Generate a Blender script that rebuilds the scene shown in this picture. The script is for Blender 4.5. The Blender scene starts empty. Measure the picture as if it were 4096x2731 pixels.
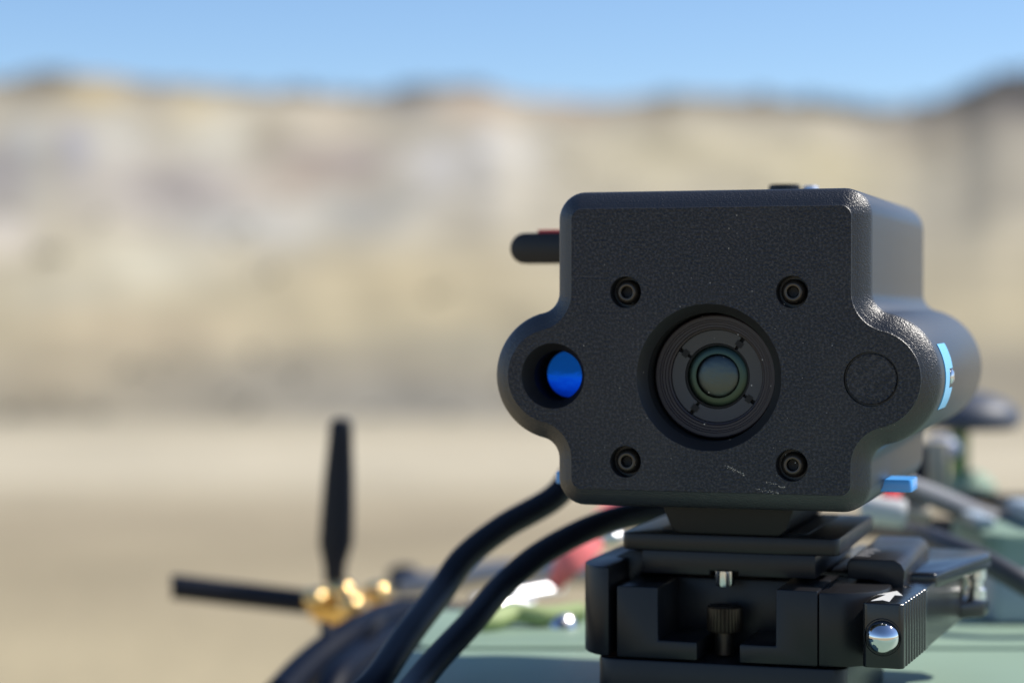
import bpy, bmesh, math, random
from mathutils import Vector, Matrix, noise, geometry

R = math.radians
scene = bpy.context.scene
col = scene.collection
rng = random.Random(7)

# ---------------------------------------------------------------- camera
EYE = 1.0                      # eye height above the desert floor, metres
F = 75.0 / 36.0 * 4096         # focal length in pixels of the photograph
PITCH = math.atan(140.5 / F)
cam_data = bpy.data.cameras.new('camera')
cam_data.lens = 75.0
cam_data.sensor_width = 36.0
cam_data.clip_start = 0.02
cam_data.clip_end = 6000
cam_data.dof.use_dof = True
cam_data.dof.focus_distance = 0.533
cam_data.dof.aperture_fstop = 7.4
cam = bpy.data.objects.new('camera', cam_data)
col.objects.link(cam)
cam.location = (0, 0, EYE)
cam.rotation_euler = (R(90) - PITCH, 0, 0)
scene.camera = cam

# ---------------------------------------------------------------- light
SUN_EL, SUN_AZ = 48.0, 9.0     # azimuth counted from +X towards +Y
world = bpy.data.worlds.new('World')
scene.world = world
world.use_nodes = True
nt = world.node_tree
nt.nodes.clear()
sky = nt.nodes.new('ShaderNodeTexSky')
sky.sky_type = 'NISHITA'
sky.sun_disc = False
sky.sun_elevation = R(SUN_EL)
sky.sun_rotation = R(90 - SUN_AZ)
sky.altitude = 1500
sky.air_density = 1.0
sky.dust_density = 0.5
sky.ozone_density = 5.0
bg = nt.nodes.new('ShaderNodeBackground')
bg.inputs['Strength'].default_value = 0.125
wo = nt.nodes.new('ShaderNodeOutputWorld')
nt.links.new(sky.outputs[0], bg.inputs[0])
nt.links.new(bg.outputs[0], wo.inputs[0])
sd = bpy.data.lights.new('sun', 'SUN')
sd.energy = 5.0
sd.angle = R(0.53)
sd.color = (1.0, 0.945, 0.86)
sun = bpy.data.objects.new('sun', sd)
col.objects.link(sun)
sdir = Vector((math.cos(R(SUN_EL)) * math.cos(R(SUN_AZ)), math.cos(R(SUN_EL)) * math.sin(R(SUN_AZ)), math.sin(R(SUN_EL))))
sun.rotation_euler = sdir.to_track_quat('Z', 'Y').to_euler()
sun.location = (0, 0, 20)
scene.view_settings.view_transform = 'Standard'
scene.view_settings.look = 'None'
scene.view_settings.exposure = 0.25
scene.view_settings.gamma = 1.0
scene.cycles.use_denoising = True
scene.cycles.max_bounces = 8

# ---------------------------------------------------------------- helpers
def lin(r, g, b):
    f = lambda c: (c / 255 / 12.92) if c / 255 <= 0.04045 else ((c / 255 + 0.055) / 1.055) ** 2.4
    return (f(r), f(g), f(b))

def mat(name, color, rough=0.5, metal=0.0, bump=None, coat=0.0, spec=0.5, var=0.0, var_scale=40, coat_rough=0.1):
    """bump = (noise scale, distance in metres, strength)"""
    m = bpy.data.materials.new(name)
    m.use_nodes = True
    n, l = m.node_tree.nodes, m.node_tree.links
    b = n['Principled BSDF']
    b.inputs['Base Color'].default_value = (*color, 1)
    b.inputs['Roughness'].default_value = rough
    b.inputs['Metallic'].default_value = metal
    b.inputs['Specular IOR Level'].default_value = spec
    b.inputs['Coat Weight'].default_value = coat
    b.inputs['Coat Roughness'].default_value = coat_rough
    tc = n.new('ShaderNodeTexCoord')
    if bump:
        t = n.new('ShaderNodeTexNoise')
        t.inputs['Scale'].default_value = bump[0]
        t.inputs['Detail'].default_value = 3
        l.new(tc.outputs['Object'], t.inputs['Vector'])
        bp = n.new('ShaderNodeBump')
        bp.inputs['Distance'].default_value = bump[1]
        bp.inputs['Strength'].default_value = bump[2]
        l.new(t.outputs['Fac'], bp.inputs['Height'])
        l.new(bp.outputs[0], b.inputs['Normal'])
    if var:
        t2 = n.new('ShaderNodeTexNoise')
        t2.inputs['Scale'].default_value = var_scale
        t2.inputs['Detail'].default_value = 4
        l.new(tc.outputs['Object'], t2.inputs['Vector'])
        mx = n.new('ShaderNodeMix')
        mx.data_type = 'RGBA'
        mx.inputs[6].default_value = (*[c * (1 - var) for c in color], 1)
        mx.inputs[7].default_value = (*[min(1, c * (1 + var)) for c in color], 1)
        l.new(t2.outputs['Fac'], mx.inputs[0])
        l.new(mx.outputs[2], b.inputs['Base Color'])
        rr = n.new('ShaderNodeMapRange')
        rr.inputs[3].default_value = max(0.02, rough - 0.08)
        rr.inputs[4].default_value = min(1, rough + 0.08)
        l.new(t2.outputs['Fac'], rr.inputs[0])
        l.new(rr.outputs[0], b.inputs['Roughness'])
    return m

def speckle(m, scale, dark, light, lo=0.45, hi=0.70):  # pale flecks painted into the base colour as glints of the grain
    n, l = m.node_tree.nodes, m.node_tree.links
    tc = n.new('ShaderNodeTexCoord')
    t = n.new('ShaderNodeTexNoise'); t.inputs['Scale'].default_value = scale; t.inputs['Detail'].default_value = 2
    l.new(tc.outputs['Object'], t.inputs['Vector'])
    mr = n.new('ShaderNodeMapRange'); mr.inputs[1].default_value = lo; mr.inputs[2].default_value = hi
    l.new(t.outputs['Fac'], mr.inputs[0])
    mx = n.new('ShaderNodeMix'); mx.data_type = 'RGBA'
    mx.inputs[6].default_value = (*dark, 1); mx.inputs[7].default_value = (*light, 1)
    l.new(mr.outputs[0], mx.inputs[0])
    t2 = n.new('ShaderNodeTexNoise'); t2.inputs['Scale'].default_value = 28; t2.inputs['Detail'].default_value = 6
    l.new(tc.outputs['Object'], t2.inputs['Vector'])
    m2 = n.new('ShaderNodeMapRange'); m2.inputs[1].default_value = 0.48; m2.inputs[2].default_value = 0.80; m2.inputs[4].default_value = 0.16
    l.new(t2.outputs['Fac'], m2.inputs[0])
    mx2 = n.new('ShaderNodeMix'); mx2.data_type = 'RGBA'
    mx2.inputs[7].default_value = (0.16, 0.14, 0.12, 1)
    l.new(m2.outputs[0], mx2.inputs[0]); l.new(mx.outputs[2], mx2.inputs[6])
    l.new(mx2.outputs[2], n['Principled BSDF'].inputs['Base Color'])
    m3 = n.new('ShaderNodeMapRange'); m3.inputs[1].default_value = 0.3; m3.inputs[2].default_value = 0.7; m3.inputs[3].default_value = 0.34; m3.inputs[4].default_value = 0.52
    l.new(t2.outputs['Fac'], m3.inputs[0]); l.new(m3.outputs[0], n['Principled BSDF'].inputs['Roughness'])

def mk(name, bm, m, parent=None, smooth=35, bevel=0.0, seg=2):
    """links a bmesh modelled in millimetres as one object in metres"""
    bmesh.ops.remove_doubles(bm, verts=bm.verts, dist=1e-4)
    bmesh.ops.recalc_face_normals(bm, faces=bm.faces)
    if bevel:
        es = [e for e in bm.edges if len(e.link_faces) == 2 and e.calc_face_angle(0) > R(30)]
        bmesh.ops.bevel(bm, geom=es, offset=bevel, segments=seg, profile=0.5, affect='EDGES', clamp_overlap=True)
    bmesh.ops.scale(bm, vec=(0.001,) * 3, verts=bm.verts)
    me = bpy.data.meshes.new(name)
    bm.to_mesh(me)
    bm.free()
    if smooth:
        for p in me.polygons:
            p.use_smooth = True
        me.set_sharp_from_angle(angle=R(smooth))
    me.materials.append(m)
    o = bpy.data.objects.new(name, me)
    col.objects.link(o)
    if parent:
        o.parent = parent
    return o

def tag(o, label=None, cat=None, group=None, kind=None):
    if label: o['label'] = label
    if cat: o['category'] = cat
    if group: o['group'] = group
    if kind: o['kind'] = kind
    return o

def empty(name, loc=(0, 0, 0), rz=0.0, label=None, cat=None, group=None):
    o = bpy.data.objects.new(name, None)
    o.empty_display_size = 0.01
    col.objects.link(o)
    o.location = loc
    o.rotation_euler = (0, 0, rz)
    return tag(o, label, cat, group)

def box(bm, x0, x1, y0, y1, z0, z1, M=None):
    vs = [bm.verts.new((x, y, z)) for z in (z0, z1) for y in (y0, y1) for x in (x0, x1)]
    if M:
        for v in vs: v.co = M @ v.co
    for f in ((0, 1, 3, 2), (4, 6, 7, 5), (0, 4, 5, 1), (2, 3, 7, 6), (0, 2, 6, 4), (1, 5, 7, 3)):
        bm.faces.new([vs[i] for i in f])
    return vs

def prism(bm, pts, z0, z1, axis='Z'):
    """polygon in two coordinates extruded along the third"""
    def co(p, h):
        if axis == 'Z': return (p[0], p[1], h)
        if axis == 'Y': return (p[0], h, p[1])
        return (h, p[0], p[1])
    a = [bm.verts.new(co(p, z0)) for p in pts]
    b = [bm.verts.new(co(p, z1)) for p in pts]
    bm.faces.new(a[::-1]); bm.faces.new(b)
    n = len(pts)
    for i in range(n):
        bm.faces.new((a[i], a[(i + 1) % n], b[(i + 1) % n], b[i]))

def rrect(x0, x1, y0, y1, r, n=6):
    out = []
    for cx, cy, a0 in ((x1 - r, y0 + r, -90), (x1 - r, y1 - r, 0), (x0 + r, y1 - r, 90), (x0 + r, y0 + r, 180)):
        for k in range(n + 1):
            a = R(a0 + 90 * k / n)
            out.append((cx + r * math.cos(a), cy + r * math.sin(a)))
    return out

def lathe(bm, prof, axis='Y', c=(0, 0, 0), n=48, M=None, knurl=None):
    """prof: (radius, height along axis); a radius of 0 closes to a point"""
    rings = []
    for i, (r, h) in enumerate(prof):
        def pos(x, z):
            if axis == 'Y': v = Vector((c[0] + x, c[1] + h, c[2] + z))
            elif axis == 'Z': v = Vector((c[0] + x, c[1] + z, c[2] + h))
            else: v = Vector((c[0] + h, c[1] + x, c[2] + z))
            return M @ v if M else v
        if r <= 1e-6:
            rings.append([bm.verts.new(pos(0, 0))])
        else:
            ring = []
            for k in range(n):
                rr = r
                if knurl and i in knurl[1] and k % 2: rr = r - knurl[0]
                a = 2 * math.pi * k / n
                ring.append(bm.verts.new(pos(rr * math.cos(a), rr * math.sin(a))))
            rings.append(ring)
    for a, b in zip(rings, rings[1:]):
        for k in range(n):
            k2 = (k + 1) % n
            if len(a) == 1 and len(b) == 1: continue
            if len(a) == 1: bm.faces.new((a[0], b[k], b[k2]))
            elif len(b) == 1: bm.faces.new((a[k], a[k2], b[0]))
            else: bm.faces.new((a[k], a[k2], b[k2], b[k]))

def spline(pts, per=14):
    P = [Vector(p) for p in pts]
    P = [P[0] * 2 - P[1]] + P + [P[-1] * 2 - P[-2]]
    out = []
    for i in range(1, len(P) - 2):
        for k in range(per):
            t = k / per
            a, b, c, d = P[i - 1], P[i], P[i + 1], P[i + 2]
            out.append(0.5 * ((2 * b) + (c - a) * t + (2 * a - 5 * b + 4 * c - d) * t * t + (3 * b - a - 3 * c + d) * t ** 3))
    out.append(P[-2])
    return out

def tube(bm, pts, r, n=20, per=14, smooth=True):
    C = spline(pts, per) if smooth else [Vector(p) for p in pts]
    rad = r if callable(r) else (lambda t: r)
    up = Vector((0, 0, 1))
    prev = None
    N = len(C)
    d0 = (C[1] - C[0]).normalized()
    nrm = d0.cross(up)
    if nrm.length < .1: nrm = d0.cross(Vector((0, 1, 0)))
    nrm.normalize()
    for i, c in enumerate(C):
        d = (C[min(i + 1, N - 1)] - C[max(i - 1, 0)]).normalized()
        nrm = (nrm - d * nrm.dot(d)).normalized()
        bi = d.cross(nrm)
        rr = rad(i / (N - 1))
        ring = [bm.verts.new(c + rr * (math.cos(2 * math.pi * k / n) * nrm + math.sin(2 * math.pi * k / n) * bi)) for k in range(n)]
        if prev:
            for k in range(n):
                bm.faces.new((prev[k], prev[(k + 1) % n], ring[(k + 1) % n], ring[k]))
        else:
            bm.faces.new(ring[::-1])
        prev = ring
    bm.faces.new(prev)

def at(px, py, d):
    """a sight line of the photograph (4096 px wide) at depth d mm -> world millimetres"""
    x, z = (px - 2048) / F, (1225 - py) / F
    return (x * d, d, EYE * 1000 + z * d)

# ---------------------------------------------------------------- materials
M = {}
M['plastic'] = mat('textured_black_plastic', (0.012, 0.013, 0.017), 0.42, bump=(1650, 0.0005, 1.0), spec=0.45)
speckle(M['plastic'], 1500, (0.006, 0.0075, 0.013), (0.046, 0.046, 0.054))
M['plastic_bevel'] = mat('black_plastic_edge', (0.016, 0.017, 0.021), 0.36, bump=(2300, 0.00022, 0.9), spec=0.8)
M['plastic_side'] = mat('black_plastic_side', (0.010, 0.014, 0.022), 0.40, bump=(1800, 0.00012, 0.6), spec=0.5)
M['plastic_side'].node_tree.nodes['Principled BSDF'].inputs['IOR'].default_value = 1.95
M['hole'] = mat('smooth_black_plastic', (0.010, 0.010, 0.011), 0.5, spec=0.3)
M['bore'] = mat('moulded_black_bore', (0.016, 0.016, 0.018), 0.38, spec=0.6)
M['anodised'] = mat('black_anodised_metal', (0.010, 0.010, 0.012), 0.36, 0.0, bump=(900, 0.00002, 0.3), spec=0.4, var=.15, var_scale=60)
M['gloss'] = mat('glossy_black_metal', (0.006, 0.006, 0.007), 0.22, bump=(2500, 0.00003, 0.25), spec=0.6)
M['screw'] = mat('black_oxide_steel', (0.075, 0.065, 0.055), 0.38, 0.7)
M['steel'] = mat('polished_steel', (0.72, 0.72, 0.74), 0.06, 1.0, bump=(1200, 0.00001, 0.15))
M['chrome'] = mat('brushed_steel', (0.75, 0.75, 0.77), 0.22, 1.0)
M['bright'] = mat('satin_steel', (0.85, 0.85, 0.87), 0.33, 0.9)
M['gold'] = mat('gold_plated_brass', (0.95, 0.60, 0.18), 0.25, 0.85)
M['gold_shine'] = mat('polished_gold', (0.95, 0.66, 0.28), 0.13, 1.0)
M['barrel'] = mat('lens_barrel', (0.032, 0.025, 0.029), 0.45, bump=(1500, 0.00005, 0.4))
M['ring'] = mat('lens_retaining_ring', (0.052, 0.053, 0.057), 0.5)
M['green_glass'] = mat('green_coated_glass', (0.06, 0.09, 0.072), 0.38, 1.0)
M['core_glass'] = mat('inner_lens_element', (0.085, 0.105, 0.105), 0.36, 1.0, bump=(420, 0.0004, 0.3))
M['blue_glass'] = mat('blue_coated_glass', (0.0, 0.09, 0.62), 0.16, 0.9, bump=(220, 0.0006, 0.3))
M['blue'] = mat('blue_plastic', (0.08, 0.36, 0.85), 0.28, coat=0.3)
M['blue_tape'] = mat('light_blue_tape', (0.16, 0.52, 0.85), 0.35)
M['red'] = mat('red_plastic', (0.75, 0.05, 0.06), 0.35)
M['red_soft'] = mat('red_fabric', (1.0, 0.22, 0.22), 0.45, spec=.6)
M['white'] = mat('white_paint', (0.60, 0.60, 0.59), 0.6)
M['cable'] = mat('black_rubber_cable', (0.006, 0.008, 0.015), 0.48, spec=0.35, bump=(300, 0.0001, 0.2))
M['cable_grey'] = mat('light_grey_cable', (0.20, 0.20, 0.21), 0.5, spec=0.5)  # one even grey along the whole cable
M['shaded_black'] = mat('black_with_painted_shade', (0.003, 0.006, 0.016), 0.5, spec=0.12)  # black darkened and blued in the colour to imitate shade
M['cable_sheen'] = mat('sheen_tinted_black_cable', (0.045, 0.047, 0.055), 0.45, spec=0.6)  # base colour lifted to imitate the sunlit sheen on black cable
M['green'] = mat('sage_green_paint', (0.25, 0.35, 0.265), 0.55, spec=.25, var=.08, var_scale=14)
M['green_dark'] = mat('olive_green_paint', (0.20, 0.31, 0.10), 0.5)
M['hose'] = mat('yellow_green_hose', (0.34, 0.42, 0.19), 0.6, spec=.3)
M['grey_box'] = mat('pale_grey_plastic', (0.33, 0.40, 0.46), 0.5)
M['tan'] = mat('tan_plastic', (0.46, 0.40, 0.30), 0.6)
M['tyre'] = mat('black_tyre_rubber', (0.02, 0.02, 0.02), 0.8, bump=(60, 0.004, 0.6))
M['grey_tube'] = mat('grey_metal_tube', (0.30, 0.31, 0.34), 0.35, 0.7)

# ---------------------------------------------------------------- the ground
def sand_mat():
    m = bpy.data.materials.new('sand')
    m.use_nodes = True
    n, l = m.node_tree.nodes, m.node_tree.links
    b = n['Principled BSDF']
    b.inputs['Roughness'].default_value = 0.95
    b.inputs['Specular IOR Level'].default_value = 0.2
    geo = n.new('ShaderNodeNewGeometry')
    sep = n.new('ShaderNodeSeparateXYZ')
    l.new(geo.outputs['Position'], sep.inputs[0])
    mp = n.new('ShaderNodeMapping')
    mp.inputs['Scale'].default_value = (0.16, 0.5, 0.5)
    l.new(geo.outputs['Position'], mp.inputs[0])
    ns = n.new('ShaderNodeTexNoise'); ns.inputs['Scale'].default_value = 1.0; ns.inputs['Detail'].default_value = 6
    l.new(mp.outputs[0], ns.inputs['Vector'])
    add = n.new('ShaderNodeMath'); add.operation = 'MULTIPLY_ADD'
    add.inputs[1].default_value = 3.0
    l.new(ns.outputs['Fac'], add.inputs[0]); l.new(sep.outputs['Y'], add.inputs[2])
    mr = n.new('ShaderNodeMapRange'); mr.inputs[1].default_value = 0.0; mr.inputs[2].default_value = 30.0
    l.new(add.outputs[0], mr.inputs[0])
    cr = n.new('ShaderNodeValToRGB')
    stops = [(0.0, (0.40, 0.335, 0.211)), (0.24, (0.37, 0.31, 0.197)), (0.34, (0.30, 0.25, 0.164)), (0.385, (0.32, 0.267, 0.179)), (0.45, (0.44, 0.385, 0.277)),
             (0.53, (0.47, 0.415, 0.305)), (0.615, (0.42, 0.365, 0.259)), (0.67, (0.34, 0.30, 0.221)), (0.75, (0.30, 0.27, 0.207)), (1.0, (0.30, 0.265, 0.188))]
    e = cr.color_ramp.elements
    while len(e) < len(stops): e.new(0.5)
    for q, (p, c) in zip(e, stops):
        q.position = p; q.color = (*c, 1)
    l.new(mr.outputs[0], cr.inputs[0])
    n2 = n.new('ShaderNodeTexNoise'); n2.inputs['Scale'].default_value = 0.9; n2.inputs['Detail'].default_value = 9
    l.new(geo.outputs['Position'], n2.inputs['Vector'])
    mr2 = n.new('ShaderNodeMapRange'); mr2.inputs[3].default_value = 0.70; mr2.inputs[4].default_value = 1.32
    l.new(n2.outputs['Fac'], mr2.inputs[0])
    mul = n.new('ShaderNodeVectorMath'); mul.operation = 'SCALE'
    l.new(cr.outputs[0], mul.inputs[0]); l.new(mr2.outputs[0], mul.inputs['Scale'])
    l.new(mul.outputs[0], b.inputs['Base Color'])
    bp = n.new('ShaderNodeBump'); bp.inputs['Distance'].default_value = 0.03; bp.inputs['Strength'].default_value = 0.7
    n3 = n.new('ShaderNodeTexNoise'); n3.inputs['Scale'].default_value = 9; n3.inputs['Detail'].default_value = 8
    l.new(geo.outputs['Position'], n3.inputs['Vector'])
    l.new(n3.outputs['Fac'], bp.inputs['Height']); l.new(bp.outputs[0], b.inputs['Normal'])
    return m

bm = bmesh.new()
rings = []
for r in (0, 2, 5, 9, 14, 20, 40, 100, 300, 1000, 4000):
    if r == 0: rings.append([bm.verts.new((0, 0, 0))]); continue
    rings.append([bm.verts.new((r * 1000 * math.cos(2 * math.pi * k / 72), r * 1000 * math.sin(2 * math.pi * k / 72), 0)) for k in range(72)])
for a, b in zip(rings, rings[1:]):
    for k in range(72):
        if len(a) == 1: bm.faces.new((a[0], b[k], b[(k + 1) % 72]))
        else: bm.faces.new((a[k], b[k], b[(k + 1) % 72], a[(k + 1) % 72]))
ground = mk('ground', bm, sand_mat(), smooth=0)
tag(ground, kind='structure')

# ---------------------------------------------------------------- the badland hill
RIDGE = [(-30.54, 16.21), (-21.81, 15.15), (-16.44, 16.38), (-13.75, 16.56), (-11.74, 17.0), (-9.05, 16.47), (-6.37, 16.12), (-4.35, 15.94), (-2.34, 16.4), (-0.99, 16.47), (0.68, 15.68), (2.36, 15.41), (4.38, 15.77), (6.06, 15.59), (7.74, 15.29), (9.41, 14.6), (10.56, 14.6), (11.76, 15.4), (12.77, 16.6), (13.75, 16.9), (16.46, 17.1), (22.51, 15.85), (30.56, 15.15)]
R0, R1 = 18.0, 150.0
def ridge_h(az):
    taper = max(0.0, 1 - max(0.0, abs(az) - 30.5) / 49.5)
    taper = taper * taper * (3 - 2 * taper)
    az = max(-30.5, min(30.5, az))
    for a, b in zip(RIDGE, RIDGE[1:]):
        if a[0] <= az <= b[0]:
            t = (az - a[0]) / (b[0] - a[0]); t = t * t * (3 - 2 * t)
            return (a[1] + t * (b[1] - a[1])) * taper
def hill_h(az, f):
    ff = min(f, 1.0)
    z = ridge_h(az) * ff ** 1.15
    r = R0 + f * (R1 - R0)
    x, y = r * math.sin(R(az)), r * math.cos(R(az))
    gully = noise.fractal(Vector((x * 0.045 + y * 0.03, y * 0.05 - x * 0.02, 1.3)), 1.0, 2.0, 5)
    fine = noise.fractal(Vector((x * 0.6, y * 0.6, 4.1)), 1.0, 2.0, 3)
    z += (gully * 0.35 * min(1, ff * 3) * (1 - 0.55 * ff) + fine * 0.10 * min(1, ff * 20 + .1))
    if f > 1: z -= (f - 1) * 30
    return x, y, z - 0.12 * (1 - min(1, f * 40))
# rock and soil zones of the slope: bearing, height fraction, half sizes, colour as it looks in sun
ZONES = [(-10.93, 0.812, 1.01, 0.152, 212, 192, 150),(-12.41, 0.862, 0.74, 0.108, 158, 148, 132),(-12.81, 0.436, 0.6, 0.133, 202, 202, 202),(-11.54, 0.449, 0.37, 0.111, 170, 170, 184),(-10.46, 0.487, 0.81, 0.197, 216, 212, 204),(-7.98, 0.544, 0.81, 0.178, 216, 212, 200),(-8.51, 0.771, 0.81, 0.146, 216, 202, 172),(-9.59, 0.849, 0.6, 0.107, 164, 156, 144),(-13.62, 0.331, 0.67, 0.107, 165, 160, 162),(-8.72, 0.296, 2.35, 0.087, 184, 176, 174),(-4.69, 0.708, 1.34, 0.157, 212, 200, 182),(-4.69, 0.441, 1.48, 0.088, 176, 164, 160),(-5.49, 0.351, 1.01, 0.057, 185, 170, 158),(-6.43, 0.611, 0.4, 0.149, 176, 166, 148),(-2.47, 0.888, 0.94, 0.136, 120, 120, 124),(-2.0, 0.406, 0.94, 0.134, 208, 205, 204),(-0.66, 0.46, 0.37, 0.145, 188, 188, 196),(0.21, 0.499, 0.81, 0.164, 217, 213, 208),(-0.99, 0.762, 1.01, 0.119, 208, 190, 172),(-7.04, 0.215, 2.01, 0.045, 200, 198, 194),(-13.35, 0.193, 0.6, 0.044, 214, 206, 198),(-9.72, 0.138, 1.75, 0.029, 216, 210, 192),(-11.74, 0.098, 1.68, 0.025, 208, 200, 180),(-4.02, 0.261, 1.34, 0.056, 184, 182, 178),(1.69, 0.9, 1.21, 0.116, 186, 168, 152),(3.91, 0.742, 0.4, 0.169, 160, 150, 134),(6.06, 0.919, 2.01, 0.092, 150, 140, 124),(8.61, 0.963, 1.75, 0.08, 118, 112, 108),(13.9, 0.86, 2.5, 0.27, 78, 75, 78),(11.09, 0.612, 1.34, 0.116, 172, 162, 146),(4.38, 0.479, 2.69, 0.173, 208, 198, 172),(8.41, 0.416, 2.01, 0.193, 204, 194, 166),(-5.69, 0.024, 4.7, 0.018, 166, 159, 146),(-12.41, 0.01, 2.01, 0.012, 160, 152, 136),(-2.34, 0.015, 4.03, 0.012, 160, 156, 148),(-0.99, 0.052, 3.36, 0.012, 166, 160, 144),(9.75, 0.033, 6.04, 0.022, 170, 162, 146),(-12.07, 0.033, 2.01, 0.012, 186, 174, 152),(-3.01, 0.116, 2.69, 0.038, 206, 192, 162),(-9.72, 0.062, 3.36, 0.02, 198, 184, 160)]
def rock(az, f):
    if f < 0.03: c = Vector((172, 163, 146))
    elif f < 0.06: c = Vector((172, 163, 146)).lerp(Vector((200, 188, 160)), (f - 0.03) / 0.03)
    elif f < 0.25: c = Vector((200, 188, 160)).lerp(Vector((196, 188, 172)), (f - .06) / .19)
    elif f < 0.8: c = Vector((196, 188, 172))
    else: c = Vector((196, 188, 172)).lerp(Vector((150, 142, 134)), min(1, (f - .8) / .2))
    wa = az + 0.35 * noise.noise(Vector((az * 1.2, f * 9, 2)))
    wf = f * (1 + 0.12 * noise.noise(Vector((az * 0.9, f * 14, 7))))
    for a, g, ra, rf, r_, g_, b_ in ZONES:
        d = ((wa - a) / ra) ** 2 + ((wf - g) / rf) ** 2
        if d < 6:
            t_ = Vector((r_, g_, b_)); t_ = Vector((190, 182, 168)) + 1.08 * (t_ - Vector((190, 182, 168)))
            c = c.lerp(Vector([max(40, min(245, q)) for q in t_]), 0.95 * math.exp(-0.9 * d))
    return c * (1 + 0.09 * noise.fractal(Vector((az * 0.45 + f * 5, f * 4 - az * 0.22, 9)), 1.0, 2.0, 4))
NA, NF = 640, 150
me = bpy.data.meshes.new('hills')
verts, cols, faces = [], [], []
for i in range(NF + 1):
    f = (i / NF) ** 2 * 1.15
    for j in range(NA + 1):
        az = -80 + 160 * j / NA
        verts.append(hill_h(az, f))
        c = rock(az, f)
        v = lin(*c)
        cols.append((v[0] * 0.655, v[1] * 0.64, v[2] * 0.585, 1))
for i in range(NF):
    for j in range(NA):
        a = i * (NA + 1) + j
        faces.append((a, a + 1, a + NA + 2, a + NA + 1))
me.from_pydata(verts, [], faces)
at_c = me.color_attributes.new('rock', 'FLOAT_COLOR', 'POINT')
for i, c in enumerate(cols): at_c.data[i].color = c
for p in me.polygons: p.use_smooth = True
hm = bpy.data.materials.new('badland_rock'); hm.use_nodes = True
n, l = hm.node_tree.nodes, hm.node_tree.links
b = n['Principled BSDF']; b.inputs['Roughness'].default_value = 0.95; b.inputs['Specular IOR Level'].default_value = 0.15
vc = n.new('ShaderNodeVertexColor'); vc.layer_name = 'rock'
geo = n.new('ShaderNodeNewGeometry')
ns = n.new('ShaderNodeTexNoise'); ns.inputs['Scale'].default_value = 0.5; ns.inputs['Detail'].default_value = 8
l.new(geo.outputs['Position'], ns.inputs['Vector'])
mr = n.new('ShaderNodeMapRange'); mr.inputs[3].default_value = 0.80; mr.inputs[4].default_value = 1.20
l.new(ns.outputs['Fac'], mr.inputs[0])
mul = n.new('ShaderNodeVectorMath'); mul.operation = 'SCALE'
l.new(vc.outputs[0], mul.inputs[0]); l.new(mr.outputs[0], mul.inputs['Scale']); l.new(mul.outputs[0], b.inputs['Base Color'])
me.materials.append(hm)
hills = bpy.data.objects.new('hills', me); col.objects.link(hills); tag(hills, kind='structure')

# scrub dotted over the slope, thick along the foot of the hill and on the ridge
bm = bmesh.new()
def shrub(az, f, s):
    x, y, z = hill_h(az, f)
    for k in range(7):
        c = Vector((x, y, z)) * 1000 + Vector((rng.uniform(-1, 1), rng.uniform(-1, 1), rng.uniform(0.1, 0.9))) * s * 600
        d = s * rng.uniform(180, 420)
        n0 = Vector((rng.gauss(0, 1), rng.gauss(0, 1), rng.gauss(0, 1))).normalized()
        t = n0.orthogonal().normalized(); u = n0.cross(t)
        vs = [bm.verts.new(c + d * (math.cos(a) * t + math.sin(a) * u * rng.uniform(.6, 1)) + n0 * rng.uniform(-.2, .2) * d) for a in (0, 1.3, 2.5, 3.8, 5.1)]
        bm.faces.new(vs)
for _ in range(60):
    shrub(rng.uniform(-20, 20), rng.uniform(0.004, 0.05), rng.uniform(.06, .16))
for _ in range(120):
    shrub(rng.uniform(-20, 20), rng.uniform(0.08, 0.9), rng.uniform(.12, .3))
for a, w_, nn in ((-12.6, .9, 25), (-2.3, .8, 22), (4.1, .5, 10), (8.5, 2.2, 50), (12.8, 1.6, 80), (-6, 6, 30)):
    for _ in range(nn):
        shrub(rng.gauss(a, w_ * .6), rng.uniform(.86, .99), rng.uniform(.4, .9))
scrub = mk('desert_scrub', bm, mat('scrub_leaves', (0.27, 0.245, 0.19), 0.8), smooth=0)
tag(scrub, 'sparse olive grey scrub scattered over the pale hillside', 'scrub', kind='stuff')

# ---------------------------------------------------------------- the camera unit
YAW = R(-17.3)
ORI = Vector((0.0497, 0.540, EYE))
unit = empty('camera_unit', ORI, YAW, 'black textured camera unit with round lens, two side lobes and four recessed screws', 'camera')
CT = -18.0
def arc(cx, cy, r, a0, a1, n):
    return [(cx + r * math.cos(R(a0 + (a1 - a0) * k / n)), cy + r * math.sin(R(a0 + (a1 - a0) * k / n))) for k in range(n + 1)]
HB, LB, RF, CR_ = 36.0, 12.2, 10.0, 2.6       # half body width, lobe radius, fillet radius, corner radius
LC = 41.0
ft = math.degrees(math.atan2(21.6, 5.0))      # angle of the tangent point seen from the lobe centre
TOP, BOT = 25.0, -47.0
ro = []                                      # right half, from top to bottom (clockwise seen from the front)
ro += arc(HB - CR_, TOP - CR_, CR_, 90, 0, 8)
ro += [(HB, TOP - CR_ - (TOP - CR_ - 3.6) * k / 5) for k in range(1, 5)]
ro += arc(HB + RF, CT + 21.6, RF, 180, 180 + ft, 12)
ro += arc(LC, CT, LB, ft, -ft, 40)[1:]
ro += arc(HB + RF, CT - 21.6, RF, 180 - ft, 180, 12)[1:]
ro += arc(HB - CR_, BOT + CR_, CR_, 0, -90, 8)
top_pts = [(x, TOP) for x in (25, 15, 5, 0)]
bot_pts = [(x, BOT) for x in (25, 15, 5, 0)]
half = ro + bot_pts
left = [(-x, t) for x, t in reversed(ro)]
outline = half + [(-x, t) for x, t in (bot_pts[2], bot_pts[1], bot_pts[0])] + left + [(-25, TOP), (-15, TOP), (-5, TOP), (0, TOP), (5, TOP), (15, TOP), (25, TOP)]
NP = len(outline)
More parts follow.
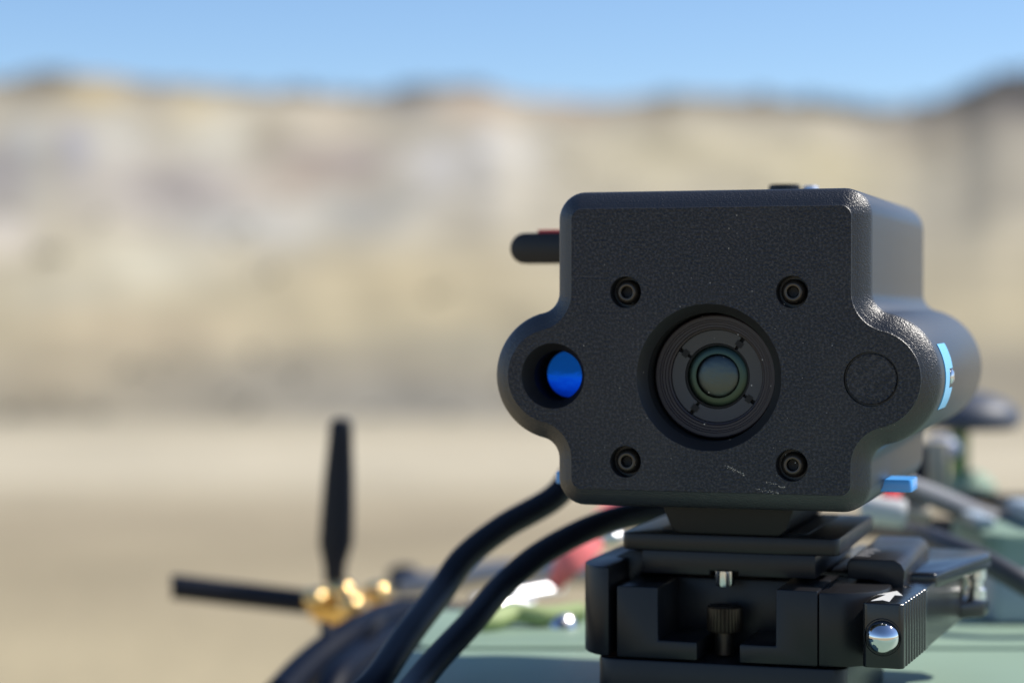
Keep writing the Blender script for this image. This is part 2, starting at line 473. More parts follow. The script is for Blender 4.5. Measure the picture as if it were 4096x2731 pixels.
def offset(pts, d):
    out = []
    n = len(pts)
    for i in range(n):
        p, q, s = Vector(pts[i - 1]), Vector(pts[i]), Vector(pts[(i + 1) % n])
        e1 = (q - p).normalized(); e2 = (s - q).normalized()
        n1, n2 = Vector((-e1.y, e1.x)), Vector((-e2.y, e2.x))
        m = (n1 + n2).normalized()
        k = d / max(0.5, m.dot(n1))
        out.append((q.x + m.x * k, q.y + m.y * k))
    return out
def loft(bm, sections, cap_first=False, cap_last=False):
    prev = None
    for w, d in sections:
        ring = [bm.verts.new((x, w, t)) for x, t in (offset(outline, d) if abs(d) > 1e-6 else outline)]
        if prev:
            for k in range(NP):
                bm.faces.new((prev[k], prev[(k + 1) % NP], ring[(k + 1) % NP], ring[k]))
        elif cap_first: bm.faces.new(ring)
        prev = ring
    if cap_last: bm.faces.new(prev[::-1])

SCREWS = [(-21.6, 3.6), (21.3, 3.6), (-21.6, -39.8), (21.3, -39.8)]
HOLES = [(0, CT, 18.7, 72)] + [(-41, CT, 8.5, 48), (41, CT, 6.8, 48)] + [(s, t, 4.1, 40) for s, t in SCREWS]
bm = bmesh.new()
co2 = [Vector(p) for p in outline]
ed = [(i, (i + 1) % NP) for i in range(NP)]
for cx, cy, r, n_ in HOLES:
    s0 = len(co2)
    co2 += [Vector((cx + r * math.cos(2 * math.pi * k / n_), cy + r * math.sin(2 * math.pi * k / n_))) for k in range(n_)]
    ed += [(s0 + k, s0 + (k + 1) % n_) for k in range(n_)]
vo, eo, fo, *_ = geometry.delaunay_2d_cdt(co2, ed, [], 1, 1e-5)
def in_hole(p):
    return any((p.x - cx) ** 2 + (p.y - cy) ** 2 < (r * .995) ** 2 for cx, cy, r, n_ in HOLES)
vv = [bm.verts.new((v.x, 0, v.y)) for v in vo]
for f_ in fo:
    c = sum((vo[i] for i in f_), Vector((0, 0))) / len(f_)
    inside = True
    # centroid inside any hole polygon -> leave open
    if in_hole(c): inside = False
    if inside: bm.faces.new([vv[i] for i in f_])
# walls of the holes
def wall(cx, cy, prof, n_):
    prev = None
    for r, w in prof:
        ring = [bm.verts.new((cx + r * math.cos(2 * math.pi * k / n_), w, cy + r * math.sin(2 * math.pi * k / n_))) for k in range(n_)]
        if prev:
            for k in range(n_): bm.faces.new((prev[k], prev[(k + 1) % n_], ring[(k + 1) % n_], ring[k]))
        prev = ring
    return prev
wall(0, CT, [(18.7, 0), (16.5, 3.0), (16.45, 3.1), (16.4, 17.5)], 72)
bm.faces.new(wall(-41, CT, [(8.5, 0), (8.2, 0.5), (6.5, 5.0), (6.45, 5.1), (7.2, 5.3), (7.2, 19)], 48))
bm.faces.new(wall(41, CT, [(6.8, 0), (6.7, 1.5)], 48))
for s, t in SCREWS:
    bm.faces.new(wall(s, t, [(4.1, 0), (3.95, .3), (3.95, 4.5)], 40))
loft_bm = bm
# bevelled rim of the plate
loft(bm, [(0, 0), (0.25, 0.15), (0.9, 1.25), (1.02, 1.30), (1.06, 1.42), (3.3, 3.75), (3.9, 4.25), (4.7, 4.55), (5.0, 4.55), (5.05, 4.3)])
front = mk('front_plate', bm, M['plastic'], unit, smooth=28)
front.data.materials.append(M['plastic_bevel'])
front.data.materials.append(M['bore'])
front.data.materials.append(M['hole'])
for p in front.data.polygons:
    if abs(p.normal.y) >= 0.999: p.use_smooth = False
    if abs(p.normal.y) < 0.97: p.material_index = 1
    for cx, cy, r_h, n_ in HOLES:
        c = p.center * 1000
        if c.y > 0.02 and math.hypot(c.x - cx, c.z - cy) < r_h + .05: p.material_index = 2 if c.y < 4.9 else 3

bm = bmesh.new()
loft(bm, [(5.05, 4.2), (5.3, 4.5), (5.6, 4.6), (114, 4.9), (117.5, 4.3), (119.5, 2.6), (120.2, 0.5)], cap_last=True)
mk('housing', bm, M['plastic_side'], unit, smooth=40)

# seam disc on the right lobe
bm = bmesh.new()
lathe(bm, [(0, 0.45), (6.1, 0.45), (6.35, 0.65), (6.35, 1.4)], 'Y', (41, 0, CT), 48)
mk('blind_plug', bm, M['plastic'], unit)

# screws
for s, t in SCREWS:
    bm = bmesh.new()
    lathe(bm, [(3.2, 4.4), (3.2, 3.0), (3.0, 2.2), (2.6, 1.5), (2.15, 1.1), (1.95, 1.05), (1.55, 1.2)], 'Y', (s, 0, t), 40)
    sc = mk('screw', bm, M['screw'], unit)
    bm = bmesh.new()
    lathe(bm, [(1.55, 1.2), (1.5, 3.2), (0, 3.3)], 'Y', (s, 0, t), 6)
    mk('hex_socket', bm, M['hole'], sc, smooth=0)

# lens
lens = empty('lens', (0, 0.0022, 0)); lens.parent = unit
bm = bmesh.new()
lathe(bm, [(15.9, 13), (15.9, 6.6), (15.5, 6.2), (14.6, 6.2), (14.4, 6.6), (14.1, 6.6), (13.9, 7.0), (13.4, 7.0), (13.2, 7.4), (12.7, 7.4), (12.4, 7.9), (12.1, 8.0), (11.95, 8.8), (11.9, 14)], 'Y', (0, 0, CT), 96)
mk('lens_barrel', bm, M['barrel'], lens, smooth=25)
bm = bmesh.new()
rot0 = R(55)
for q in range(4):
    a0, a1 = rot0 + q * math.pi / 2 + 0.05, rot0 + (q + 1) * math.pi / 2 - 0.05
    nn = 22
    A = [a0 + (a1 - a0) * k / nn for k in range(nn + 1)]
    for (ra, rb) in ((8.5, 11.85),):
        lo = [bm.verts.new((ra * math.cos(a), 8.9, CT + ra * math.sin(a))) for a in A]
        hi = [bm.verts.new((rb * math.cos(a), 8.7, CT + rb * math.sin(a))) for a in A]
        lo2 = [bm.verts.new((ra * math.cos(a), 10.4, CT + ra * math.sin(a))) for a in A]
        hi2 = [bm.verts.new((rb * math.cos(a), 10.4, CT + rb * math.sin(a))) for a in A]
        for k in range(nn):
            bm.faces.new((lo[k], lo[k + 1], hi[k + 1], hi[k]))
            bm.faces.new((lo[k], lo2[k], lo2[k + 1], lo[k + 1]))
            bm.faces.new((hi[k], hi[k + 1], hi2[k + 1], hi2[k]))
        bm.faces.new((lo[0], hi[0], hi2[0], lo2[0])); bm.faces.new((lo[-1], lo2[-1], hi2[-1], hi[-1]))
ringo = mk('retaining_ring', bm, M['ring'], lens, smooth=25)
for q in range(4):
    bm = bmesh.new()
    a = rot0 + q * math.pi / 2
    Mr = Matrix.Translation((10.1 * math.cos(a), 8.62, CT + 10.1 * math.sin(a))) @ Matrix.Rotation(-a, 4, 'Y')
    box(bm, -.75, .75, 0, .5, -.95, .95, Mr)  # black block imitating the shade inside a notch
    mk('notch_shade_block', bm, M['hole'], ringo, smooth=0)
bm = bmesh.new()
lathe(bm, [(11.9, 10.4), (8.5, 10.4), (8.3, 9.3), (8.0, 9.3), (7.9, 9.9)], 'Y', (0, 0, CT), 64)
mk('inner_ring', bm, M['hole'], lens, smooth=25)
bm = bmesh.new()
lathe(bm, [(8.0, 10.2), (7.2, 9.75), (6.5, 9.55), (5.75, 9.5)], 'Y', (0, 0, CT), 64)
mk('outer_element', bm, M['green_glass'], lens)
bm = bmesh.new()
lathe(bm, [(5.7 * math.sin(a), 9.0 + 30 * (1 - math.cos(a * 5.7 / 30))) for a in [math.pi / 2 * (1 - k / 8) for k in range(9)]], 'Y', (0, 0, CT), 64)
mk('inner_element', bm, M['core_glass'], lens, smooth=60)

# blue coated window in the left lobe
bm = bmesh.new()
lathe(bm, [(6.3, 18.4), (6.25, 16.4), (5.7, 16.6), (4.4, 16.85), (2.9, 17.05), (1.5, 17.17), (0, 17.2)], 'Y', (-41, 0, CT), 48)
mk('blue_window', bm, M['blue_glass'], unit, smooth=60)

# blue plate whose ends stick out below the lobes
bm = bmesh.new()
prism(bm, rrect(-48.8, 47.8, 29, 42, 1.2), -48.4, -45.0)
mk('blue_plate', bm, M['blue'], unit, bevel=.5)
# light blue patch on the right lobe with a notch and a small rivet
bm = bmesh.new()
ro_ = LB + 4.62 + 0.25
def pv(a, w, r): return bm.verts.new((LC + r * math.cos(R(a)), w, CT + r * math.sin(R(a))))
NN = 28
for k in range(NN):
    a0, a1 = -28 + 58 * k / NN, -28 + 58 * (k + 1) / NN
    am = (a0 + a1) / 2
    w1 = 30.0 if not (-10 < am < 8) else 22.0
    v = [pv(a0, 12.5, ro_), pv(a1, 12.5, ro_), pv(a1, w1, ro_), pv(a0, w1, ro_)]
    bm.faces.new(v)
    u = [pv(a0, 12.5, ro_ - .4), pv(a1, 12.5, ro_ - .4), pv(a1, w1, ro_ - .4), pv(a0, w1, ro_ - .4)]
    bm.faces.new((v[0], u[0], u[1], v[1])); bm.faces.new((v[3], v[2], u[2], u[3]))
mk('blue_patch', bm, M['blue_tape'], unit)
bm = bmesh.new()
lathe(bm, [(0, 1.0), (1.2, .9), (1.9, .4), (2.0, 0)], 'X', (LC + ro_ - .4, 27.5, CT), 20)
mk('rivet', bm, M['chrome'], unit)

# black tab with a red cap on the left flank
bm = bmesh.new()
pts = [(-38, 13.1), (-38, 22.2)] + [(-70 - 4.2 + 4.2 + x, y) for x, y in []]
yc, rr_ = 16.75, 4.45
pts = [(-38, yc - rr_), (-38, yc + rr_)] + [(-67.0 + rr_ * math.cos(R(a)), yc + rr_ * math.sin(R(a))) for a in range(90, 271, 12)]
prism(bm, pts, 60, 66, 'Y')
tab = mk('side_tab', bm, M['anodised'], unit, bevel=.5)
bm = bmesh.new()
prism(bm, rrect(-63.5, -52, 61, 65, .8), 21.2, 22.1)
mk('red_cap', bm, M['red'], tab, bevel=.2)
# button and screw on the roof
bm = bmesh.new()
lathe(bm, [(4.6, 28), (4.6, 34.2), (4.2, 35), (0, 35)], 'Z', (5.2, 80, 0), 40, knurl=(.4, (0, 1)))
mk('roof_knob', bm, M['anodised'], unit)
bm = bmesh.new()
lathe(bm, [(2.3, 28), (2.3, 33.8), (2.0, 34.6), (0, 34.8)], 'Z', (12.4, 82, 0), 24)
mk('roof_screw', bm, M['bright'], unit)
# foot between unit and plate
bm = bmesh.new()
prism(bm, [(-17.6, -48), (17.6, -48), (17.4, -54), (15.5, -59), (13.5, -60.4), (-13.5, -60.4), (-15.5, -59), (-17.4, -54)], 25, 88, 'Y')
mk('mounting_foot', bm, M['hole'], unit, bevel=.6)

# scuffs and dust on the front plate
bm = bmesh.new()
def fleck(s, t, r, w=-0.01):
    n_ = 6
    ph = rng.random() * 6
    top = bm.verts.new((s, w - r * .35, t))
    ring = [bm.verts.new((s + r * rng.uniform(.6, 1.2) * math.cos(ph + k * math.pi / 3), w + .02, t + r * rng.uniform(.6, 1.2) * math.sin(ph + k * math.pi / 3))) for k in range(n_)]
    for k in range(n_): bm.faces.new((top, ring[k], ring[(k + 1) % n_]))
for (sa, ta, sb, tb, n_) in ((4.6, -40.2, 9.6, -42.6, 26), (12.2, -46.0, 18.5, -46.6, 20), (15.0, -44.0, 20.0, -45.6, 16)):
    for k in range(n_):
        q = k / n_
        fleck(sa + (sb - sa) * q + rng.gauss(0, .15), ta + (tb - ta) * q + rng.gauss(0, .22), rng.uniform(.08, .20))
mk('scuff_marks', bm, mat('worn_plastic', (0.50, 0.44, 0.36), 0.7), unit)
bm = bmesh.new()
for _ in range(90): fleck(rng.uniform(-34, 34), rng.uniform(-46, 24), rng.uniform(.05, .13) if rng.random() < .85 else rng.uniform(.14, .2))
for _ in range(60):
    q = rng.random()
    fleck(rng.uniform(-35, 36), 25 + 3.2 * q, rng.uniform(.05, .12), 0.35 + 2.7 * q)
for _ in range(26):
    a = R(rng.uniform(-80, 60)); q = rng.uniform(.3, 3.4)
    fleck(41 + (12.2 + q) * math.cos(a), CT + (12.2 + q) * math.sin(a), rng.uniform(.05, .10), q * .9)
du = mk('dust', bm, mat('dust', (0.45, 0.42, 0.38), 0.6), unit)
tag(du, kind='stuff')

# ---------------------------------------------------------------- quick release plate
plate = empty('release_plate', ORI + Vector((0, 0, 0)), YAW, 'flat black metal release plate screwed under the camera unit', 'mounting plate')
bm = bmesh.new()
prism(bm, rrect(-29, 29.4, 25, 92, 2.4), -65.2, -60.6)
mk('flange', bm, M['anodised'], plate, bevel=.5)
bm = bmesh.new()
prism(bm, [(-23.4, -65.2), (23.2, -65.2), (23.2, -71.4), (2.6, -71.4), (2.6, -70.2), (-5.0, -70.2), (-5.0, -71.4), (-23.4, -71.4)], 25.6, 91, 'Y')
mk('dovetail', bm, M['anodised'], plate, bevel=.4)
bm = bmesh.new()
prism(bm, rrect(-20, 20, 32, 88, 2), -60.6, -60.2)  # thin dark sheet imitating the foot's dark reflection on the plate
mk('dark_reflection_sheet', bm, M['hole'], plate)
bm = bmesh.new()
lathe(bm, [(2.6, -70.2), (2.6, -73.4), (2.2, -74.2), (0, -74.2)], 'Z', (-1.2, 27, 0), 20, knurl=(.35, (0, 1)))
mk('plate_screw', bm, M['chrome'], plate)

# ---------------------------------------------------------------- clamp
clamp = empty('quick_release_clamp', ORI + Vector((0, 0, 0)), YAW, 'black metal quick release clamp with side lever gripping the plate', 'clamp')
bm = bmesh.new()
prism(bm, [(-27, -92), (-27, -73.3), (-15.9, -73.3), (-15.9, -87.2), (-5.4, -87.2), (-5.4, -92)], 12, 36, 'Y')
prism(bm, [(5.7, -92), (5.7, -87.2), (15.2, -87.2), (15.2, -72.6), (26, -72.6), (26, -92)], 12, 36, 'Y')
box(bm, -27, 26, 36.05, 92, -92, -73.4)
mk('clamp_body', bm, M['anodised'], clamp, bevel=.5)
bm = bmesh.new()
prism(bm, [(-29.1, 12), (-31, 12.2), (-33.5, 13.6), (-35.8, 16), (-37.5, 19.2), (-38.6, 23), (-39, 28), (-39, 84), (-29.1, 84)], -92, -68.4)
lj = mk('fixed_jaw', bm, M['anodised'], clamp, bevel=.7)
bm = bmesh.new()
prism(bm, [(-29.0, -92), (-29.0, -76), (-24.5, -71.7), (-24.5, -66.3), (-29.0, -66.3), (-33, -68.3), (-33, -92)], 34, 84, 'Y')
mk('jaw_lip', bm, M['anodised'], clamp, bevel=.4)
# right block with a rounded front
bm = bmesh.new()
prism(bm, [(26.15, 12), (30, 12.3), (34, 13.6), (38, 16.5), (41, 20.5), (42.2, 25), (42.2, 44), (26.15, 44)], -92, -72.9)
mk('end_block', bm, M['anodised'], clamp, bevel=.7)
bm = bmesh.new()
prism(bm, [(30.2, -72), (30.2, -67.6), (31.2, -66.6), (42.6, -66.6), (44.4, -67.6), (45.4, -69.5), (44.8, -76), (41, -73.4), (37, -72.2)], 34, 93, 'Y')
jaw = mk('moving_jaw', bm, M['anodised'], clamp, bevel=.5)
bm = bmesh.new()
for (x0, y0, x1) in ((31.6, 40, 35.4), (31.8, 43.4, 34.2), (31.8, 46.6, 35.6), (31.8, 50, 34.6), (31.8, 53.4, 36.2), (31.8, 57, 35.0)):
    box(bm, x0, x1, y0, y0 + 1.5, -66.62, -66.57)
mk('engraved_scale', bm, mat('faded_print', (0.22, 0.22, 0.23), .6), jaw)
bm = bmesh.new()
prism(bm, rrect(-33, 33, 12.5, 92, 5.5), -107.5, -92.6)
mk('clamp_base', bm, M['anodised'], clamp, bevel=.6)
bm = bmesh.new()
lathe(bm, [(0, -79), (4.0, -79.05), (4.7, -79.6), (4.7, -85.4), (4.2, -86), (2.6, -86.2), (2.6, -92), (0, -92)], 'Z', (-.8, 25, 0), 64, knurl=(.35, (2, 3)))
mk('locking_knob', bm, mat('dark_knurled_brass', (0.06, 0.045, 0.033), .4, .7), clamp)

# lever, turned a little further out than the clamp
LY = R(-21.2) - YAW
lv = bpy.data.objects.new('lever', None); col.objects.link(lv); lv.parent = clamp
Lw = Vector((92.3, 530.0, 0))            # middle of the lever's front face, world millimetres
d = Lw - Vector((ORI.x * 1000, ORI.y * 1000, 0))
cs, sn = math.cos(YAW), math.sin(YAW)
lv.location = ((d.x * cs + d.y * sn) / 1000, (-d.x * sn + d.y * cs) / 1000, 0)
lv.rotation_euler = (0, 0, LY)
bm = bmesh.new()
pl = [(-5.2, 1.0), (-4.2, 0), (4.2, 0), (5.2, 1.0)]
g0, pitch, ng = 3.0, 3.6, 8
for k in range(ng):
    y = g0 + k * pitch
    pl += [(5.2, y), (4.55, y + .7), (4.55, y + 1.5), (5.2, y + 2.2)]
pl += [(5.2, 34), (4.7, 35), (4.7, 86), (5.0, 92), (-5.2, 92)]
prism(bm, pl, -90.1, -73.9)
mk('lever_arm', bm, M['gloss'], lv, smooth=28, bevel=.55, seg=3)
bm = bmesh.new()
lathe(bm, [(4.75, -0.03), (4.55, -.15), (4.45, .1), (4.4, .8)], 'Y', (0, 0, -82.3), 48)
mk('ball_seat', bm, M['hole'], lv)
bm = bmesh.new()
lathe(bm, [(4.25 * math.cos(a), 0.4 - 4.25 * math.sin(a)) for a in [math.pi / 2 * k / 16 for k in range(17)]], 'Y', (0, 0, -82.3), 64)
mk('steel_ball', bm, M['steel'], lv, smooth=80)
bm = bmesh.new()
ar = [(-1.2, 24.5), (2.0, 15.8), (-.2, 16.2), (.9, 3.6), (-1.3, 6.0), (-3.7, 3.4), (-2.4, 16.2), (-4.6, 15.8)]
prism(bm, ar, -73.90, -73.84)
mk('arrow_mark', bm, M['white'], lv, smooth=0)
bm = bmesh.new()
lathe(bm, [(0, -73.5), (.9, -73.55), (1.5, -73.8), (1.7, -73.95)], 'Z', (-.4, 34, 0), 20)
mk('lock_pin', bm, M['gloss'], lv)
# pivot fork at the far end
bm = bmesh.new()
fk = [(-34, 47), (-6, 46.5), (4.8, 48), (6, 58), (9.5, 84), (11.5, 96), (11, 104), (6, 109), (-30, 110)]
prism(bm, fk, -76.0, -71.8)
mk('upper_fork', bm, M['gloss'], lv, bevel=1.0, seg=3)
bm = bmesh.new()
prism(bm, [(-10, 88), (4.8, 88), (10.6, 95), (10.8, 102), (6, 108), (-10, 108)], -89.6, -85.0)
mk('lower_fork', bm, M['gloss'], lv, bevel=.8)
bm = bmesh.new()
lathe(bm, [(3.0, -85), (3.0, -82.2), (2.2, -81.6), (2.2, -79.6), (3.0, -79), (3.0, -76)], 'Z', (7.4, 99, 0), 24)
mk('pivot_pin', bm, M['chrome'], lv)

# ---------------------------------------------------------------- rover
DT = EYE * 1000 - 107.5
rover = empty('rover', (0.25, 0.60, 0), 0, 'sage green painted rover deck carrying the camera clamp', 'rover')
def mkw(name, bm, m, parent=None, **k):
    """as mk, for shapes given in world millimetres"""
    if parent:
        loc = parent.location * 1000
        bmesh.ops.translate(bm, vec=-loc, verts=bm.verts)
    return mk(name, bm, m, parent, **k)
bm = bmesh.new()
prism(bm, rrect(-37, 640, 430, 668, 8), DT - 14, DT)
mkw('deck_plate', bm, M['green'], rover, bevel=1.5)
bm = bmesh.new()
prism(bm, rrect(-30, 640, 671, 752, 8), DT - 14, DT + 0.6)
mkw('rear_deck_plate', bm, M['green'], rover, bevel=1.5)
bm = bmesh.new()
box(bm, -28, 630, 440, 745, DT - 330, DT - 14.2)
mkw('rover_body', bm, M['green_dark'], rover, bevel=8)
for wx in (60, 560):
    for wy in (400, 790):
        bm = bmesh.new()
        rW = 330
        lathe(bm, [(0, -40), (180, -42), (300, -45), (rW, -30), (rW, 30), (300, 45), (180, 42), (0, 40)], 'Y', (wx, wy, rW), 56, knurl=(9, (3, 4)))
        wh = mkw('wheel', bm, M['tyre'], rover, smooth=20)
        bm = bmesh.new()
        lathe(bm, [(0, -50), (120, -50), (150, -44), (170, -40)], 'Y', (wx, wy, rW), 32)
        mkw('hub', bm, M['grey_tube'], wh); wh.children[0].location = -rover.location * 0
        wh.children[0].data.transform(Matrix.Translation(wh.location * 0 - rover.location))
# green housings at the back of the deck
bm = bmesh.new()
prism(bm, rrect(164, 420, 737, 802, 8), DT - 10, DT + 29)
mkw('rear_housing', bm, M['green'], rover, bevel=3)

# rack tubes and arms that carry the hardware behind the deck
for pts in ([(211, 800, DT + 22), (211, 1005, DT + 20)], [(300, 800, DT + 22), (300, 1005, DT + 20)]):
    bm = bmesh.new()
    tube(bm, pts, 2.6, n=16, smooth=False)
    mkw('rack_rail', bm, M['anodised'], rover)
for pts in ([(138, 834, DT + 19.5), (310, 834, DT + 19.5)], [(150, 862, DT + 20), (310, 862, DT + 20)], [(200, 986, DT + 18.5), (310, 986, DT + 18.5)]):
    bm = bmesh.new()
    tube(bm, pts, 2.2, n=16, smooth=False)
    mkw('rack_crossbar', bm, M['anodised'], rover)
bm = bmesh.new()
tube(bm, [(-75, 900, DT - 26), (-60, 870, DT - 45), (-25, 780, DT - 60), (-5, 744, DT - 60)], 3.0, n=16)
mkw('antenna_arm', bm, M['anodised'], rover)
bm = bmesh.new()
tube(bm, [(40, 968, DT - 14), (40, 940, DT - 60), (40, 744, DT - 90)], 4.0, n=16)
mkw('bar_support', bm, M['anodised'], rover)

def single(name, pts, r, m, label, cat, group=None, **k):
    bm = bmesh.new()
    tube(bm, pts, r, **k)
    o = mk(name, bm, m, smooth=60)
    return tag(o, label, cat, group)

# cover, bolts and small things on the lit strip of deck left of the clamp
bm = bmesh.new()
lathe(bm, [(6, 0), (5.6, 2.2), (4.4, 4), (3, 5.1), (1.5, 5.7), (0, 5.9)], 'Z', at(2245, 2560, 712)[:2] + (DT,), 24)
tag(mk('deck_bolt', bm, M['chrome'], smooth=80), 'shiny steel dome bolt on the green deck left of the clamp', 'bolt')

# ---------------------------------------------------------------- black cables in front
GC = 'black cables running down from the camera unit'
single('cable', [at(2300, 1880, 668), at(2215, 1990, 662), at(2010, 2110, 654), at(1855, 2235, 646), at(1760, 2370, 636), at(1625, 2545, 610), at(1490, 2740, 585), at(1370, 2830, 582), at(1150, 2980, 590), at(1000, 3400, 600)], 4.15, M['cable'],
       'outer black cable arching down left from under the camera unit', 'cable', GC)
single('cable', [at(2700, 2050, 655), at(2540, 2058, 648), at(2360, 2112, 640), at(2160, 2218, 632), at(2010, 2345, 624), at(1885, 2490, 608), at(1745, 2640, 590), at(1648, 2760, 572), at(1560, 2870, 545), at(1300, 2960, 520), at(1000, 3200, 520), at(800, 3600, 530)], 3.85, M['cable'],
       'inner black cable leaving below the camera unit next to the clamp', 'cable', GC)
# bundle behind them, held by a tie
GB = 'cables of the tied bundle at the lower left'
single('cable', [at(1900, 2490, 880), at(1700, 2462, 870), at(1560, 2470, 850), at(1395, 2550, 810), at(1240, 2665, 780), at(1110, 2800, 750)], 6.8, M['shaded_black'],
       'outermost cable of the tied bundle, lit blue along its upper edge', 'cable', GB)
single('cable', [at(1900, 2530, 860), at(1690, 2530, 845), at(1540, 2575, 810), at(1430, 2640, 780), at(1350, 2720, 755), at(1290, 2850, 740)], 6.0, M['shaded_black'],
       'middle cable of the tied bundle at the lower left', 'cable', GB)
single('cable', [at(1800, 2580, 800), at(1690, 2600, 780), at(1570, 2670, 750), at(1480, 2740, 720), at(1420, 2850, 700)], 5.6, M['shaded_black'],
       'lowest cable of the tied bundle, nearest the green deck', 'cable', GB)
tie = empty('cable_tie', Vector(at(1405, 2580, 800)) / 1000, 0, 'thin black cable tie wrapped round the bundle with its end sticking up', 'cable tie')
bm = bmesh.new()
c0 = at(1400, 2600, 800)
loop = []
for k in range(17):
    a = 2 * math.pi * k / 16
    loop.append((c0[0] + 16 * math.cos(a) * .75, c0[1] + 12 * math.sin(a), c0[2] + 13 * math.cos(a) * .9))
tube(bm, loop, 1.6, n=8)
mkw('tie_strap', bm, M['cable'], tie)
bm = bmesh.new()
tube(bm, [at(1340, 2590, 795), at(1308, 2540, 795), at(1292, 2495, 798)], lambda t: 3.0 - 1.2 * t, n=8)
mkw('tie_end', bm, M['cable'], tie)

def atl(px, py, d):
    return at(px, py, d * 0.833)
# ---------------------------------------------------------------- antennas at the left
an = empty('paddle_antenna', Vector(atl(1345, 2350, 1080)) / 1000, 0, 'upright black paddle antenna with a rounded tip on a gold connector', 'antenna')
bm = bmesh.new()
def paddle(pts):
    prev = None
    for px, py, hw, hd in pts:
        c = Vector(atl(px, py, 1080))
        n_ = 20
        ring = [bm.verts.new(c + Vector((1.06 * hw * math.copysign(abs(math.cos(2 * math.pi * k / n_)) ** .7, math.cos(2 * math.pi * k / n_)), 0.85 * hd * math.sin(2 * math.pi * k / n_), 0))) for k in range(n_)]
        if prev:
            for k in range(n_): bm.faces.new((prev[k], prev[(k + 1) % n_], ring[(k + 1) % n_], ring[k]))
        else: bm.faces.new(ring)
        prev = ring
    bm.faces.new(prev)
paddle([(1338, 2335, 4.2, 4), (1338, 2260, 4.6, 4), (1340, 2215, 5.8, 4), (1343, 2170, 6.9, 4), (1349, 2050, 6.6, 3.6), (1355, 1900, 6.0, 3.2), (1361, 1760, 5.0, 3), (1363, 1705, 4.7, 3), (1365, 1685, 4.2, 2.6), (1366, 1674, 2.6, 1.6)])
mkw('blade', bm, M['cable'], an, smooth=60)
bm = bmesh.new()
lathe(bm, [(0, 0), (4.2, 0), (4.2, 7.5), (3.7, 8.3), (3.7, 12), (0, 12)], 'Z', (atl(1340, 2400, 1080)), 6)
mkw('gold_nut', bm, M['gold'], an, smooth=0, bevel=.5)
rod = empty('rod_antenna', Vector(atl(1220, 2405, 1080)) / 1000, 0, 'black rod antenna lying nearly level, pointing left from the gold connectors', 'antenna')
bm = bmesh.new()
tube(bm, [atl(698, 2348, 1080), atl(704, 2349, 1080), atl(720, 2350, 1080), atl(1000, 2383, 1080), atl(1215, 2408, 1080), atl(1222, 2409, 1080)], lambda t: 5.2 * min(1, .35 + t * 14) , n=24, per=10)
mkw('rod', bm, M['cable'], rod, smooth=60)
bm = bmesh.new()
tube(bm, [atl(1222, 2409, 1080), atl(1275, 2415, 1080)], 4.6, n=6, smooth=False)
mkw('gold_nut', bm, M['gold'], rod, smooth=0, bevel=.6)
hub = empty('antenna_junction', Vector(atl(1340, 2440, 1080)) / 1000, 0, 'gold plated connector block joining the rod and paddle antennas', 'connector')
bm = bmesh.new()
c = atl(1335, 2440, 1080)
tube(bm, [atl(1262, 2420, 1082), atl(1335, 2440, 1080), atl(1410, 2462, 1075)], 6.4, n=24)
mkw('connector_body', bm, M['gold'], hub, smooth=60)
bm = bmesh.new()
tube(bm, [atl(1330, 2475, 1080), atl(1338, 2395, 1080)], 4.3, n=24, smooth=False)
mkw('connector_neck', bm, M['gold'], hub, smooth=60)
bm = bmesh.new()
tube(bm, [atl(1395, 2440, 1060), atl(1412, 2400, 1050)], 3.8, n=24, smooth=False)
mkw('side_port', bm, M['gold'], hub, smooth=60, bevel=.6)
def bead(name, c, rad, parent, m='gold_shine'):
    bm = bmesh.new()
    lathe(bm, [(0, -rad * .8)] + [(rad * math.sin(R(a)), -rad * .8 * math.cos(R(a))) for a in range(15, 180, 15)] + [(0, rad * .8)], 'Z', c, 28)
    return mkw(name, bm, M[m], parent, smooth=80)
bead('glint_bead', atl(1262, 2395, 1070), 5.6, hub)  # round gold beads added to catch sun glints on the connectors
bead('glint_bead', atl(1366, 2365, 1072), 6.2, hub)
bead('glint_bead', atl(1402, 2418, 1050), 5.6, hub)
far = empty('gold_plug', Vector(atl(1512, 2385, 1090)) / 1000, 0, 'separate gold plug right of the antenna junction', 'connector')
bm = bmesh.new()
tube(bm, [atl(1495, 2420, 1090), atl(1512, 2345, 1090)], 3.9, n=24, smooth=False)
mkw('plug_body', bm, M['gold'], far, bevel=.8)
bm = bmesh.new()
tube(bm, [atl(1452, 2375, 1095), atl(1500, 2372, 1092)], 3.4, n=6, smooth=False)
mkw('plug_nut', bm, M['gold'], far, bevel=.6)
bead('glint_bead', atl(1508, 2368, 1080), 5.6, far)

# ---------------------------------------------------------------- tubes left of the clamp
bar = empty('handle_bar', Vector(at(1900, 2320, 1050)) / 1000, 0, 'long grey handle bar with a black end knob behind the black cables', 'handle bar')
bm = bmesh.new()
tube(bm, [at(1610, 2345, 1080), at(1760, 2335, 1070), at(1950, 2300, 1040), at(2120, 2290, 1010), at(2450, 2290, 960)], 6.0, n=24)
mkw('bar_tube', bm, M['grey_tube'], bar)
bm = bmesh.new()
lathe(bm, [(0, 0), (6, 1), (8.5, 6), (8.5, 13), (5, 17), (0, 18)], 'X', at(1545, 2325, 1085), 24)
mkw('end_knob', bm, M['anodised'], bar)
single('steel_rod', [at(1890, 2418, 880), at(2000, 2397, 893), at(2120, 2376, 906), at(2235, 2355, 918)], 3.3, M['bright'],
       'bright polished steel rod in the sun, left of the clamp', 'rod')
single('tin_tube', [at(1880, 2455, 850), at(1960, 2440, 858), at(2060, 2424, 866), at(2120, 2414, 872)], 2.4, M['chrome'],
       'short dull grey tube just under the bright steel rod', 'tube')
